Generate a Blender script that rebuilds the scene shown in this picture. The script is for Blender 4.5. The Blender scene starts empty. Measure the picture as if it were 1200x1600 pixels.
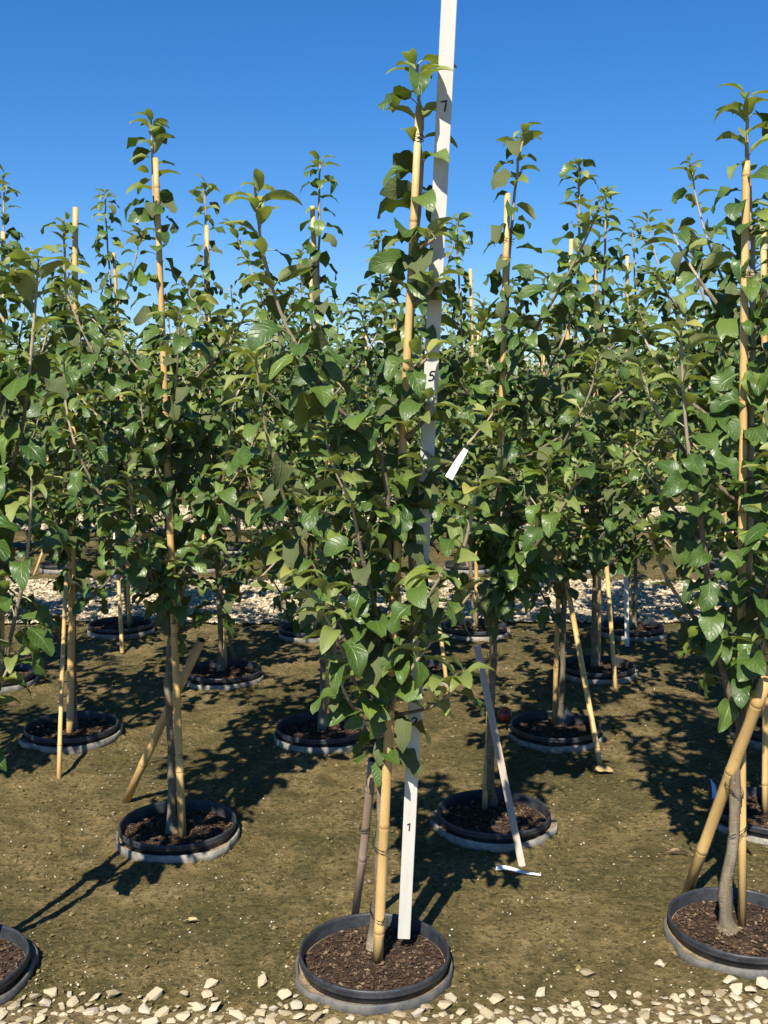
import bpy, bmesh, math, random
import numpy as np
from mathutils import Vector, Matrix, Euler

S = bpy.context.scene
COL = S.collection
R = math.radians
rng = random.Random(7)

# ------------------------------------------------------------------ camera
F, PITCH, H = 1650.0, math.atan(192.0 / 1650.0), 1.60
cd = bpy.data.cameras.new('camera'); cam = bpy.data.objects.new('camera', cd); COL.objects.link(cam)
cd.sensor_fit = 'VERTICAL'; cd.sensor_height = 24.0; cd.lens = 24.0 * F / 1600.0
cd.clip_start = 0.05; cd.clip_end = 3000
cam.location = (0, 0, H); cam.rotation_euler = (R(90) - PITCH, 0, 0)
S.camera = cam
S.render.resolution_x, S.render.resolution_y = 768, 1024

# ------------------------------------------------------------------ sky, sun, exposure
SUN_EL, SUN_AZ = R(46), R(195)                # azimuth clockwise from +Y, towards the sun
W = bpy.data.worlds.new('World'); S.world = W; W.use_nodes = True
wn = W.node_tree; bg = wn.nodes['Background']
sk = wn.nodes.new('ShaderNodeTexSky'); sk.sky_type = 'NISHITA'; sk.sun_disc = False
sk.sun_elevation = SUN_EL; sk.sun_rotation = SUN_AZ
sk.altitude = 300; sk.air_density = 1.0; sk.dust_density = 0.0; sk.ozone_density = 10.0
hs = wn.nodes.new('ShaderNodeHueSaturation'); hs.inputs['Saturation'].default_value = 1.25; hs.inputs['Hue'].default_value = 0.507
gm = wn.nodes.new('ShaderNodeGamma'); gm.inputs[1].default_value = 0.85; wn.links.new(sk.outputs[0], gm.inputs[0])
wn.links.new(gm.outputs[0], hs.inputs['Color']); wn.links.new(hs.outputs[0], bg.inputs[0]); bg.inputs[1].default_value = 0.104
sd = bpy.data.lights.new('sun', 'SUN'); sd.energy = 4.9; sd.angle = R(0.53); sd.color = (1.0, 0.94, 0.83)
sun = bpy.data.objects.new('sun', sd); COL.objects.link(sun)
sv = Vector((math.sin(SUN_AZ) * math.cos(SUN_EL), math.cos(SUN_AZ) * math.cos(SUN_EL), math.sin(SUN_EL)))
sun.rotation_euler = sv.to_track_quat('Z', 'Y').to_euler(); sun.location = sv * 30
S.view_settings.view_transform = 'Standard'; S.view_settings.look = 'None'
S.view_settings.exposure = 0.74; S.view_settings.gamma = 1.0
S.render.engine = 'CYCLES'

CP, SP = math.cos(PITCH), math.sin(PITCH)
def ray(px, py):
    u, v = (px - 600) / F, (800 - py) / F
    return Vector((u, CP + v * SP, -SP + v * CP))
def gp(px, py, h=0.0):                        # photograph pixel -> point at height h
    d = ray(px, py); t = (h - H) / d.z
    return Vector((d.x * t, d.y * t, h))
def at(px, py, Y):                            # photograph pixel -> point at distance Y
    d = ray(px, py); t = Y / d.y
    return Vector((d.x * t, Y, H + d.z * t))

# ------------------------------------------------------------------ object helpers
def tag(o, label=None, cat=None, group=None, kind=None):
    if label: o['label'] = label
    if cat: o['category'] = cat
    if group: o['group'] = group
    if kind: o['kind'] = kind
    return o
def empty(name, loc, **kw):
    o = bpy.data.objects.new(name, None); COL.objects.link(o); o.location = loc
    o.empty_display_size = 0.1
    return tag(o, **kw)
def link(name, me, parent=None, loc=(0, 0, 0), **kw):
    o = bpy.data.objects.new(name, me); COL.objects.link(o); o.parent = parent; o.location = loc
    return tag(o, **kw)
def mesh(name, verts, faces, mats=(), smooth=True, midx=None, uvs=None):
    me = bpy.data.meshes.new(name)
    me.from_pydata([tuple(v) for v in verts], [], faces)
    for m in mats: me.materials.append(m)
    if smooth: me.polygons.foreach_set('use_smooth', [True] * len(me.polygons))
    if midx is not None: me.polygons.foreach_set('material_index', midx)
    if uvs is not None:
        uvl = me.uv_layers.new(name='UVMap')
        vi = np.empty(len(me.loops), dtype=np.int32); me.loops.foreach_get('vertex_index', vi)
        uvl.data.foreach_set('uv', np.asarray(uvs, dtype=np.float32)[vi].ravel())
    me.update()
    return me
def smooth_path(P, n):
    P = [Vector(p) for p in P]
    if len(P) == 2: P = [P[0], (P[0] + P[1]) / 2, P[1]]
    Q = [P[0] * 2 - P[1]] + P + [P[-1] * 2 - P[-2]]
    out = []
    m = len(P) - 1
    for i in range(n):
        t = i / (n - 1) * m; k = min(int(t), m - 1); t -= k
        a, b, c, d = Q[k:k + 4]
        out.append(0.5 * ((2 * b) + (c - a) * t + (2 * a - 5 * b + 4 * c - d) * t * t + (3 * b - a - 3 * c + d) * t ** 3))
    return out
def tube(path, rad, sides=6, cap=True):
    V, Fc = [], []
    n = len(path)
    up = Vector((0.3, 1, 0.1)).normalized()
    for i, p in enumerate(path):
        d = (path[min(i + 1, n - 1)] - path[max(i - 1, 0)]).normalized()
        a = d.cross(up).normalized(); b = d.cross(a).normalized()
        for k in range(sides):
            t = 2 * math.pi * k / sides
            V.append(p + (a * math.cos(t) + b * math.sin(t)) * rad[i])
    for i in range(n - 1):
        for k in range(sides):
            q = (k + 1) % sides
            Fc.append((i * sides + k, i * sides + q, (i + 1) * sides + q, (i + 1) * sides + k))
    if cap:
        Fc.append(tuple(range(sides))); Fc.append(tuple(reversed(range((n - 1) * sides, n * sides))))
    return V, Fc
def merge(parts):
    V, Fc = [], []
    for v, f in parts:
        o = len(V); V += list(v); Fc += [tuple(i + o for i in q) for q in f]
    return V, Fc

# ------------------------------------------------------------------ materials
class NT:
    def __init__(s, name, rough=0.8, spec=0.3):
        s.m = bpy.data.materials.new(name); s.m.use_nodes = True
        s.t = s.m.node_tree; s.n = s.t.nodes; s.b = s.n['Principled BSDF']
        s.b.inputs['Roughness'].default_value = rough
        s.b.inputs['Specular IOR Level'].default_value = spec
        s.out = s.n['Material Output']
    def node(s, typ, **kw):
        x = s.n.new(typ)
        for k, v in kw.items(): setattr(x, k, v)
        return x
    def l(s, a, b): s.t.links.new(a, b)
    def noise(s, scale, detail=4, rough=0.55, vec=None, dist=0.0):
        x = s.node('ShaderNodeTexNoise'); x.inputs['Scale'].default_value = scale
        x.inputs['Detail'].default_value = detail; x.inputs['Roughness'].default_value = rough
        x.inputs['Distortion'].default_value = dist
        s.l(vec if vec is not None else s.coord(), x.inputs['Vector']); return x.outputs['Fac']
    def coord(s, out='Object'):
        if not hasattr(s, '_c'): s._c = s.node('ShaderNodeTexCoord')
        return s._c.outputs[out]
    def mapping(s, scale=(1, 1, 1), src='Object'):
        x = s.node('ShaderNodeMapping'); x.inputs['Scale'].default_value = scale
        s.l(s.coord(src), x.inputs['Vector']); return x.outputs[0]
    def ramp(s, fac, stops):
        x = s.node('ShaderNodeValToRGB'); e = x.color_ramp.elements
        while len(e) < len(stops): e.new(0.5)
        for q, (p, c) in zip(e, stops):
            q.position = p; q.color = (*c, 1) if not isinstance(c, float) else (c, c, c, 1)
        s.l(fac, x.inputs[0]); return x.outputs[0]
    def math(s, op, a, b=None, c=None, clamp=False):
        x = s.node('ShaderNodeMath', operation=op, use_clamp=clamp)
        for i, v in enumerate((a, b, c)):
            if v is None: continue
            if isinstance(v, (int, float)): x.inputs[i].default_value = v
            else: s.l(v, x.inputs[i])
        return x.outputs[0]
    def mix(s, fac, a, b, mode='MIX'):
        x = s.node('ShaderNodeMix', data_type='RGBA', blend_type=mode)
        for i, v in ((0, fac), (6, a), (7, b)):
            if isinstance(v, (int, float)): x.inputs[i].default_value = v
            elif isinstance(v, tuple): x.inputs[i].default_value = (*v, 1)
            else: s.l(v, x.inputs[i])
        return x.outputs[2]
    def bump(s, h, strength=0.4, dist=0.01, normal=None):
        x = s.node('ShaderNodeBump'); x.inputs['Strength'].default_value = strength
        x.inputs['Distance'].default_value = dist; s.l(h, x.inputs['Height'])
        if normal is not None: s.l(normal, x.inputs['Normal'])
        return x.outputs[0]
    def base(s, c):
        if isinstance(c, tuple): s.b.inputs['Base Color'].default_value = (*c, 1)
        else: s.l(c, s.b.inputs['Base Color'])
    def normal(s, x): s.l(x, s.b.inputs['Normal'])

def mat_leaf(name, c_lo, c_hi, under, vein, rough, trans):
    m = NT(name, rough, 0.5)
    uv = m.node('ShaderNodeSeparateXYZ'); m.l(m.coord('UV'), uv.inputs[0])
    u, v = uv.outputs[0], uv.outputs[1]
    au = m.math('ABSOLUTE', u)
    mid = m.math('SUBTRACT', 1.0, m.math('DIVIDE', au, 0.07), clamp=True)
    lat = m.math('FRACT', m.math('MULTIPLY', m.math('SUBTRACT', v, m.math('MULTIPLY', au, 0.30)), 7.0))
    lat = m.math('SUBTRACT', 1.0, m.math('DIVIDE', m.math('ABSOLUTE', m.math('SUBTRACT', lat, 0.5)), 0.13), clamp=True)
    lat = m.math('MULTIPLY', lat, 0.45)
    veins = m.math('MAXIMUM', mid, lat)
    oi = m.node('ShaderNodeObjectInfo'); ge = m.node('ShaderNodeNewGeometry')
    rnd = m.math('FRACT', m.math('ADD', oi.outputs['Random'], ge.outputs['Random Per Island']))
    col = m.ramp(rnd, [(0.0, c_lo), (0.72, tuple((a + b) / 2 for a, b in zip(c_lo, c_hi))), (0.93, c_hi), (1.0, (c_hi[0] * 1.6, c_hi[1] * 1.25, c_hi[2]))])
    blot = m.noise(28, 3)
    col = m.mix(m.math('MULTIPLY', blot, 0.45), col, tuple(x * 0.62 for x in c_lo))
    col = m.mix(m.math('MULTIPLY', veins, 0.55), col, vein)
    dust = m.math('MULTIPLY', m.math('GREATER_THAN', m.noise(60, 4, 0.7), 0.60), 0.10)
    col = m.mix(dust, col, (0.30, 0.31, 0.22))
    und = m.mix(m.math('MULTIPLY', veins, 0.5), under, tuple(min(1, x * 1.7) for x in under))
    m.base(m.mix(ge.outputs['Backfacing'], col, und))
    m.l(m.math('ADD', m.math('ADD', rough, m.math('MULTIPLY', blot, 0.15)), m.math('MULTIPLY', ge.outputs['Backfacing'], 0.4)), m.b.inputs['Roughness'])
    h = m.math('SUBTRACT', m.math('MULTIPLY', m.noise(90, 3), 0.5), m.math('MULTIPLY', veins, 1.0))
    m.normal(m.bump(h, 0.45, 0.0035))
    tr = m.node('ShaderNodeBsdfTranslucent'); tr.inputs[0].default_value = (c_hi[0] * 2.2, c_hi[1] * 2.4, c_hi[2] * 0.9, 1)
    mx = m.node('ShaderNodeMixShader'); mx.inputs[0].default_value = trans
    m.l(m.b.outputs[0], mx.inputs[1]); m.l(tr.outputs[0], mx.inputs[2]); m.l(mx.outputs[0], m.out.inputs[0])
    return m.m
M_LEAF = mat_leaf('apple_leaf', (0.040, 0.088, 0.014), (0.120, 0.186, 0.028), (0.085, 0.102, 0.034), (0.19, 0.25, 0.080), 0.34, 0.09)
M_YOUNG = mat_leaf('young_apple_leaf', (0.140, 0.185, 0.038), (0.265, 0.300, 0.080), (0.275, 0.290, 0.110), (0.28, 0.32, 0.14), 0.42, 0.16)

def mat_simple(name, c, rough=0.7, var=0.25, scale=20, spec=0.3, bump=0.2, bscale=60, stretch=(1, 1, 1), bdist=0.004):
    m = NT(name, rough, spec); mp = m.mapping(stretch)
    n = m.noise(scale, 5, 0.6, mp)
    m.base(m.mix(m.ramp(n, [(0.3, 0.0), (0.7, 1.0)]), tuple(x * (1 - var) for x in c), tuple(min(1, x * (1 + var)) for x in c)))
    if bump: m.normal(m.bump(m.noise(bscale, 4, 0.6, mp), bump, bdist))
    return m.m
M_PETIOLE = mat_simple('petiole', (0.36, 0.38, 0.19), 0.6, 0.15)
M_YSTEM = mat_simple('young_stem', (0.36, 0.285, 0.195), 0.7, 0.2, 30)

def mat_bark():
    m = NT('apple_bark', 0.75, 0.25)
    n = m.noise(30, 6, 0.65, m.mapping((1, 1, 0.35)))
    c = m.ramp(n, [(0.28, (0.085, 0.062, 0.036)), (0.5, (0.17, 0.135, 0.085)), (0.72, (0.26, 0.225, 0.165))])
    wv = m.noise(110, 2, 0.5, m.mapping((0.4, 0.4, 3)))
    m.base(m.mix(m.math('GREATER_THAN', wv, 0.66), c, (0.33, 0.29, 0.22)))
    m.normal(m.bump(m.math('ADD', n, m.math('MULTIPLY', wv, 0.4)), 0.6, 0.006)); return m.m
M_BARK = mat_bark()

def mat_bamboo(name, lo, hi, stain):
    m = NT(name, 0.42, 0.4)
    st = m.noise(55, 5, 0.6, m.mapping((1, 1, 0.05)))
    c = m.ramp(st, [(0.3, lo), (0.7, hi)])
    bl = m.noise(9, 5, 0.6, m.mapping((1, 1, 0.6)))
    c = m.mix(m.ramp(bl, [(0.42, 0.0), (0.70, 0.8)]), c, stain)
    sp = m.noise(170, 2, 0.5)
    c = m.mix(m.math('MULTIPLY', m.math('GREATER_THAN', sp, 0.70), 0.6), c, tuple(x * 0.4 for x in stain))
    uv = m.node('ShaderNodeSeparateXYZ'); m.l(m.coord('UV'), uv.inputs[0])
    c = m.mix(m.math('MULTIPLY', uv.outputs[0], 0.75), c, tuple(x * 0.5 for x in stain))
    m.base(c); m.normal(m.bump(st, 0.25, 0.002)); return m.m
M_BAMBOO = mat_bamboo('bamboo', (0.54, 0.345, 0.125), (0.70, 0.49, 0.205), (0.40, 0.24, 0.09))
M_BAMBOO_GREY = mat_bamboo('weathered_bamboo', (0.30, 0.215, 0.15), (0.42, 0.32, 0.235), (0.20, 0.135, 0.09))
M_HOLLOW = mat_simple('cane_inside', (0.05, 0.03, 0.015), 0.9, 0.3)
M_WIRE = mat_simple('black_wire', (0.012, 0.012, 0.013), 0.5, 0.3, bump=0)

def mat_plastic(name, c, dustc, dust, rough):
    m = NT(name, rough, 0.45)
    n = m.noise(14, 6, 0.65); f = m.noise(120, 4, 0.7)
    d = m.math('MULTIPLY', m.ramp(m.math('ADD', m.math('MULTIPLY', n, 0.7), m.math('MULTIPLY', f, 0.3)), [(0.40, 0.0), (0.66, 1.0)]), dust)
    m.base(m.mix(d, c, dustc))
    m.l(m.math('ADD', rough, m.math('MULTIPLY', d, 0.4)), m.b.inputs['Roughness'])
    m.normal(m.bump(m.math('ADD', f, m.noise(30, 3)), 0.15, 0.003)); return m.m
M_POT = mat_plastic('black_pot_plastic', (0.016, 0.019, 0.024), (0.10, 0.10, 0.10), 0.45, 0.38)
M_SOCKET = mat_plastic('dusty_socket_plastic', (0.095, 0.097, 0.092), (0.40, 0.36, 0.275), 0.95, 0.55)
M_GRIT = mat_simple('grit_in_gap', (0.27, 0.20, 0.12), 0.95, 0.4, 60, bump=0.8, bscale=200)
M_SOIL = mat_simple('potting_soil', (0.040, 0.025, 0.015), 0.95, 0.5, 40, bump=0.9, bscale=130, bdist=0.01)
def mat_island(name, stops, rough=0.85, scale=40):
    m = NT(name, rough, 0.2); ge = m.node('ShaderNodeNewGeometry'); oi = m.node('ShaderNodeObjectInfo')
    r = m.math('FRACT', m.math('ADD', ge.outputs['Random Per Island'], oi.outputs['Random']))
    c = m.ramp(r, stops); n = m.noise(scale, 4)
    m.base(m.mix(m.math('MULTIPLY', n, 0.5), c, tuple(x * 0.7 for x in stops[len(stops) // 2][1])))
    m.normal(m.bump(n, 0.5, 0.006)); return m.m
M_CHIP = mat_island('bark_chips', [(0.0, (0.028, 0.016, 0.010)), (0.5, (0.07, 0.04, 0.025)), (0.8, (0.13, 0.08, 0.05)), (0.93, (0.20, 0.14, 0.08)), (1.0, (0.34, 0.26, 0.15))], 0.85, 120)
M_STONE = mat_island('cream_gravel', [(0.0, (0.30, 0.23, 0.13)), (0.25, (0.52, 0.42, 0.26)), (0.7, (0.66, 0.56, 0.38)), (1.0, (0.50, 0.44, 0.34))], 0.85, 45)
M_SPECK = mat_island('pale_specks', [(0.0, (0.40, 0.33, 0.22)), (0.5, (0.62, 0.56, 0.44)), (1.0, (0.80, 0.78, 0.72))], 0.85, 80)
M_GBASE = mat_simple('gravel_bed', (0.33, 0.26, 0.16), 0.95, 0.55, 28, bump=1.0, bscale=30, bdist=0.04)

def mat_ground():
    m = NT('mossy_mud', 0.93, 0.15)
    big = m.noise(1.3, 5, 0.6); midn = m.noise(7, 6, 0.68, dist=0.3); fine = m.noise(45, 6, 0.75); vf = m.noise(180, 3, 0.7)
    c = m.ramp(midn, [(0.30, (0.085, 0.066, 0.024)), (0.48, (0.190, 0.142, 0.056)), (0.66, (0.310, 0.225, 0.100))])
    moss = m.ramp(m.math('ADD', m.math('MULTIPLY', big, 0.55), m.math('MULTIPLY', fine, 0.45)), [(0.46, 0.0), (0.56, 0.9)])
    c = m.mix(moss, c, (0.092, 0.080, 0.027))
    c = m.mix(m.ramp(fine, [(0.53, 0.0), (0.60, 0.8)]), c, (0.052, 0.050, 0.018))
    c = m.mix(m.ramp(vf, [(0.60, 0.0), (0.70, 0.5)]), c, (0.36, 0.28, 0.14))
    c = m.mix(m.ramp(vf, [(0.36, 0.75), (0.44, 0.0)]), c, (0.045, 0.038, 0.015))
    m.base(c)
    b = m.bump(m.math('ADD', m.math('MULTIPLY', midn, 0.8), m.math('ADD', m.math('MULTIPLY', fine, 0.45), m.math('MULTIPLY', vf, 0.12))), 1.0, 0.034)
    m.normal(b); return m.m
M_GROUND = mat_ground()
M_FBASE = mat_simple('stony_mud', (0.17, 0.125, 0.055), 0.95, 0.5, 30, bump=1.0, bscale=60, bdist=0.02)
M_CLOD = mat_island('mud_crumbs', [(0.0, (0.045, 0.040, 0.015)), (0.4, (0.11, 0.090, 0.032)), (0.8, (0.20, 0.15, 0.06)), (1.0, (0.27, 0.20, 0.095))], 0.95, 60)

# ------------------------------------------------------------------ pot positions of the near bed (rim centre pixels of the photograph)
RIM = 0.07
POTS = dict(
    A=(585, 1483), L=(1158, 1437), M=(-80, 1500),
    B=(278, 1283), C=(771, 1266), N=(1204, 1262), O=(-229, 1290),
    J=(502, 1133), D=(868, 1131), G=(112, 1138), P=(1222, 1132), U=(-265, 1140),
    H=(350, 1045), E=(933, 1037), K=(652, 1043), Q=(-6, 1050), T=(1232, 1035),
    I=(189, 975), V=(487, 978), X=(742, 976), Z=(987, 976), Y=(1255, 976), AA=(-70, 978))
POS = {k: gp(x, y, RIM) for k, (x, y) in POTS.items()}
for p in POS.values(): p.z = 0.0
LIFT = {'G': 0.02, 'I': 0.01}
for k, v in LIFT.items(): POS[k].z = v
potpts = [(p.x, p.y, 0.012 + p.z) for p in POS.values()]

# ------------------------------------------------------------------ ground (one sheet to the horizon)
from mathutils import noise as mn
def hgt(x, y):
    if y > 12 or abs(x) > 6 or y < 1: return 0.0
    h = mn.fractal(Vector((x * 3, y * 3, 0)), 1.0, 2.0, 4) * 0.008 + max(0, mn.noise(Vector((x * 21, y * 21, 3)))) * 0.009
    h += abs(mn.noise(Vector((x * 50, y * 50, 9)))) * 0.006 + (abs(mn.noise(Vector((x * 95, y * 95, 2)))) * 0.004 if y < 4 else 0)
    for (px, py, a) in potpts:
        r = math.hypot(x - px, y - py)
        if r < 0.40:
            h += a * min(1, max(0, (0.34 - r) / 0.12)) * (1 + 0.6 * mn.noise(Vector((x * 12, y * 12, 5))))
    f = min(1, (12 - y) / 2, (6 - abs(x)) / 1, (y - 1) / 0.5)
    return (h - 0.004) * f
def span(a, b, s): return list(np.arange(a, b, s))
xs = [-900, -300, -120, -50, -25, -14, -9, -6.5] + span(-5, -2.4, 0.12) + span(-2.4, -1.3, 0.024) + span(-1.3, 1.3, 0.012) + span(1.3, 2.4, 0.024) + span(2.4, 5, 0.12) + [5.5, 6.5, 9, 14, 25, 50, 120, 300, 900]
ys = [-60, -20, -6, -1, 0.6, 1.2] + span(1.6, 2.5, 0.06) + span(2.5, 3.9, 0.0115) + span(3.9, 5.6, 0.022) + span(5.6, 9, 0.05) + span(9, 13, 0.3) + [14, 18, 25, 40, 70, 120, 250, 600, 1500]
nx, ny = len(xs), len(ys)
V = [(x, y, hgt(x, y)) for y in ys for x in xs]
Fc = [(j * nx + i, j * nx + i + 1, (j + 1) * nx + i + 1, (j + 1) * nx + i) for j in range(ny - 1) for i in range(nx - 1)]
ground = link('ground', mesh('ground', V, Fc, [M_GROUND]), kind='structure')

# ------------------------------------------------------------------ stones
def hull(n, sx, sy, sz, seed):
    r = random.Random(seed); bm = bmesh.new()
    for _ in range(n):
        v = Vector((r.gauss(0, 1), r.gauss(0, 1), r.gauss(0, 1))).normalized() * r.uniform(0.8, 1.1)
        bm.verts.new((v.x * sx, v.y * sy, v.z * sz))
    g = bmesh.ops.convex_hull(bm, input=bm.verts)
    bmesh.ops.delete(bm, geom=[e for e in set(g['geom_interior'] + g['geom_unused']) if isinstance(e, bmesh.types.BMVert)], context='VERTS')
    bm.verts.index_update()
    vs = np.array([v.co[:] for v in bm.verts]); fs = [tuple(v.index for v in f.verts) for f in bm.faces]
    bm.free(); return vs, fs
def scatter(name, shapes, pts, mat, parent=None, smooth=False, **kw):
    """one joined mesh of many small solids; pts = (x, y, z, size, rotation, tilt)"""
    VV, LV = [], []; off = 0
    for i, (x, y, z, s, a, t) in enumerate(pts):
        vs, fs = shapes[i % len(shapes)]
        ca, sa, ct, st = math.cos(a), math.sin(a), math.cos(t), math.sin(t)
        Rm = np.array([[ca, -sa * ct, sa * st], [sa, ca * ct, -ca * st], [0, st, ct]])
        VV.append(vs @ Rm.T * s + (x, y, z)); LV.append(np.array(fs, dtype=np.int32) + off); off += len(vs)
    VV = np.concatenate(VV); FF = np.concatenate(LV)
    me = bpy.data.meshes.new(name); me.vertices.add(len(VV)); me.vertices.foreach_set('co', VV.astype(np.float32).ravel())
    me.loops.add(FF.size); me.loops.foreach_set('vertex_index', FF.ravel())
    me.polygons.add(len(FF)); me.polygons.foreach_set('loop_start', np.arange(0, FF.size, 3, dtype=np.int32))
    me.update(calc_edges=True)
    me.polygons.foreach_set('use_smooth', [smooth] * len(FF))
    me.materials.append(mat)
    return link(name, me, parent, **kw)
STONES = [hull(14, 1, r_ * .9, s_ * .9, 100 + i) for i, (r_, s_) in enumerate([(0.8, 0.5), (0.7, 0.4), (0.95, 0.55), (0.6, 0.45), (0.85, 0.35), (0.75, 0.6), (0.65, 0.35), (0.9, 0.45)])]
LOWST = [hull(7, 1, 0.8, 0.5, 300 + i) for i in range(8)]
TINY = [hull(6, 1, 0.8, 0.6, 400 + i) for i in range(4)]

def slab(name, x0, x1, yf0, yf1, z, mat):     # ribbon with uneven edges
    n = 60; V = []
    for i in range(n + 1):
        x = x0 + (x1 - x0) * i / n
        V += [(x, yf0(x), z), (x, yf1(x), z)]
    return link(name, mesh(name, V, [(2 * i, 2 * i + 2, 2 * i + 3, 2 * i + 1) for i in range(n)], [mat], False), kind='structure')

# front gravel path
def yedge(x): return 2.545 + 0.015 * math.sin(x * 4.1 + 2.2) + (0.13 if x > 0 else 0.085) * abs(x) + 0.02 * mn.noise(Vector((x * 7, 0, 0)))
gxs = [-4, -3, -2.4] + span(-2.0, 2.0, 0.03) + [2.0, 2.4, 3, 4]; gn = 16
gv = [(x, 0.7 + (yedge(x) - 0.03 + 0.03 * mn.noise(Vector((x * 18, 3, 1))) - 0.7) * (1 - (1 - j / gn) ** 2.2)) for x in gxs for j in range(gn + 1)]
front = link('gravel_path', mesh('gravel_path', [(x, y, hgt(x, y) + 0.004) for x, y in gv], [(i * (gn + 1) + j, (i + 1) * (gn + 1) + j, (i + 1) * (gn + 1) + j + 1, i * (gn + 1) + j + 1) for i in range(len(gxs) - 1) for j in range(gn)], [M_FBASE]), kind='structure')
stone_me = []
for i, (vs, fs) in enumerate(STONES * 2):
    me = mesh('stone', vs * 1.0, fs, [M_STONE], False)
    me.polygons.foreach_set('use_smooth', [False] * len(me.polygons)); stone_me.append(me)
stone_me = stone_me[:8]
placed = []; cnt = 0; tries = 0
pot_block = [(p.x, p.y) for p in POS.values()]
def clear(x, y, r=0.235): return all((x - a) ** 2 + (y - b) ** 2 > r * r for a, b in pot_block)
def front_density(x, y):
    d = yedge(x) - y
    return 1.0 if d > 0.015 else (0.5 if d > 0 else (0.12 if d > -0.045 else (0.012 if d > -0.13 else 0.0)))
while cnt < 300 and tries < 4600:
    tries += 1
    x, y = rng.uniform(-1.06, 1.06), rng.uniform(2.485, 2.84)
    s = rng.choice([0.012, 0.016, 0.019, 0.022, 0.024, 0.027])
    if rng.random() > front_density(x, y) or not clear(x, y): continue
    if any((x - a) ** 2 + (y - b) ** 2 < ((s + c) * 0.70) ** 2 for a, b, c in placed): continue
    placed.append((x, y, s)); cnt += 1
    o = link('stone', stone_me[rng.randrange(8)], front, (x, y, hgt(x, y) + s * 0.33 + 0.001))
    o.scale = (s * rng.uniform(0.9, 1.2), s, s * rng.uniform(0.7, 1.0)); o.rotation_euler = (rng.uniform(-.25, .25), rng.uniform(-.25, .25), rng.uniform(0, 6.28))
pts = []
for _ in range(5200):
    x, y = rng.uniform(-3.6, 3.6), rng.uniform(0.8, 2.75)
    if y > 2.485 and abs(x) < 1.06: continue
    if y > yedge(x) - 0.02: continue
    s = rng.uniform(0.012, 0.026); pts.append((x, y, hgt(x, y) + 0.004 + s * 0.2, s, rng.uniform(0, 6.28), rng.uniform(-.4, .4)))
scatter('gravel_stones', LOWST, pts, M_STONE, front, kind='stuff')
# tiny stones filling between the countable ones
pts = []
for _ in range(900):
    x, y = rng.uniform(-1.2, 1.2), rng.uniform(2.45, 2.80)
    if rng.random() > min(1, front_density(x, y) + 0.08) or not clear(x, y): continue
    s = rng.uniform(0.003, 0.008); pts.append((x, y, hgt(x, y) + s * 0.3, s, rng.uniform(0, 6.28), rng.uniform(-.4, .4)))
scatter('small_gravel', TINY, pts, M_STONE, front, kind='stuff')

# gravel paths between the beds
def gravel_strip(y0, y1, hw, size, n, shapes):
    e0 = lambda x: y0 + 0.08 * mn.noise(Vector((x * 1.7, y0, 0)))
    e1 = lambda x: y1 + 0.08 * mn.noise(Vector((x * 1.7, y1, 4)))
    g = slab('gravel_path', -hw * 3, hw * 3, e0, e1, 0.012, M_GBASE)
    pts = []
    for _ in range(n):
        x, y = rng.uniform(-hw, hw), rng.uniform(y0 - 0.08, y1 + 0.08)
        if not (e0(x) - 0.03 < y < e1(x) + 0.03) or not clear(x, y): continue
        s = rng.uniform(0.6, 1.2) * size; pts.append((x, y, 0.012 + s * 0.25, s, rng.uniform(0, 6.28), rng.uniform(-.5, .5)))
    scatter('gravel_stones', shapes, pts, M_STONE, g, kind='stuff')
gravel_strip(7.12, 8.70, 4.3, 0.021, 17000, LOWST)
gravel_strip(11.9, 14.3, 6.4, 0.030, 17000, LOWST)
gravel_strip(19.4, 21.6, 9.5, 0.045, 9000, TINY)
gravel_strip(27.0, 29.2, 12, 0.06, 3000, TINY)

# specks and crumbs on the mud
pts = []; pts2 = []
for _ in range(3600):
    y = 2.6 + 4.6 * rng.random() ** 1.4; x = rng.uniform(-0.46, 0.46) * (y + 0.6)
    if not clear(x, y, 0.22): continue
    s = rng.choice([0.0016, 0.002, 0.0024, 0.003, 0.0045]); pts.append((x, y, hgt(x, y) + s * 0.4, s, rng.uniform(0, 6.28), rng.uniform(-.6, .6)))
for _ in range(15000):
    y = 2.5 + 4.6 * rng.random() ** 1.4; x = rng.uniform(-0.46, 0.46) * (y + 0.6)
    if not clear(x, y, 0.22): continue
    k = mn.noise(Vector((x * 4, y * 4, 2)))
    if k < rng.uniform(-0.6, 0.4): continue
    s = rng.choice((0.0025, 0.004, 0.005, 0.006, 0.008, 0.011)); pts2.append((x, y, hgt(x, y) + s * 0.35, s, rng.uniform(0, 6.28), rng.uniform(-.6, .6)))
for p in POS.values():                         # crumbs banked up against the sockets
    for _ in range(130):
        a = rng.uniform(0, 6.28); r = 0.228 + abs(rng.gauss(0, 0.018)); x, y = p.x + math.cos(a) * r, p.y + math.sin(a) * r
        s = rng.uniform(0.003, 0.009); pts2.append((x, y, hgt(x, y) + s * 0.3, s, a, rng.uniform(-.6, .6)))
scatter('pale_specks', TINY, pts, M_SPECK, ground, kind='stuff')
scatter('mud_crumbs', TINY, pts2, M_CLOD, ground, kind='stuff')

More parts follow.
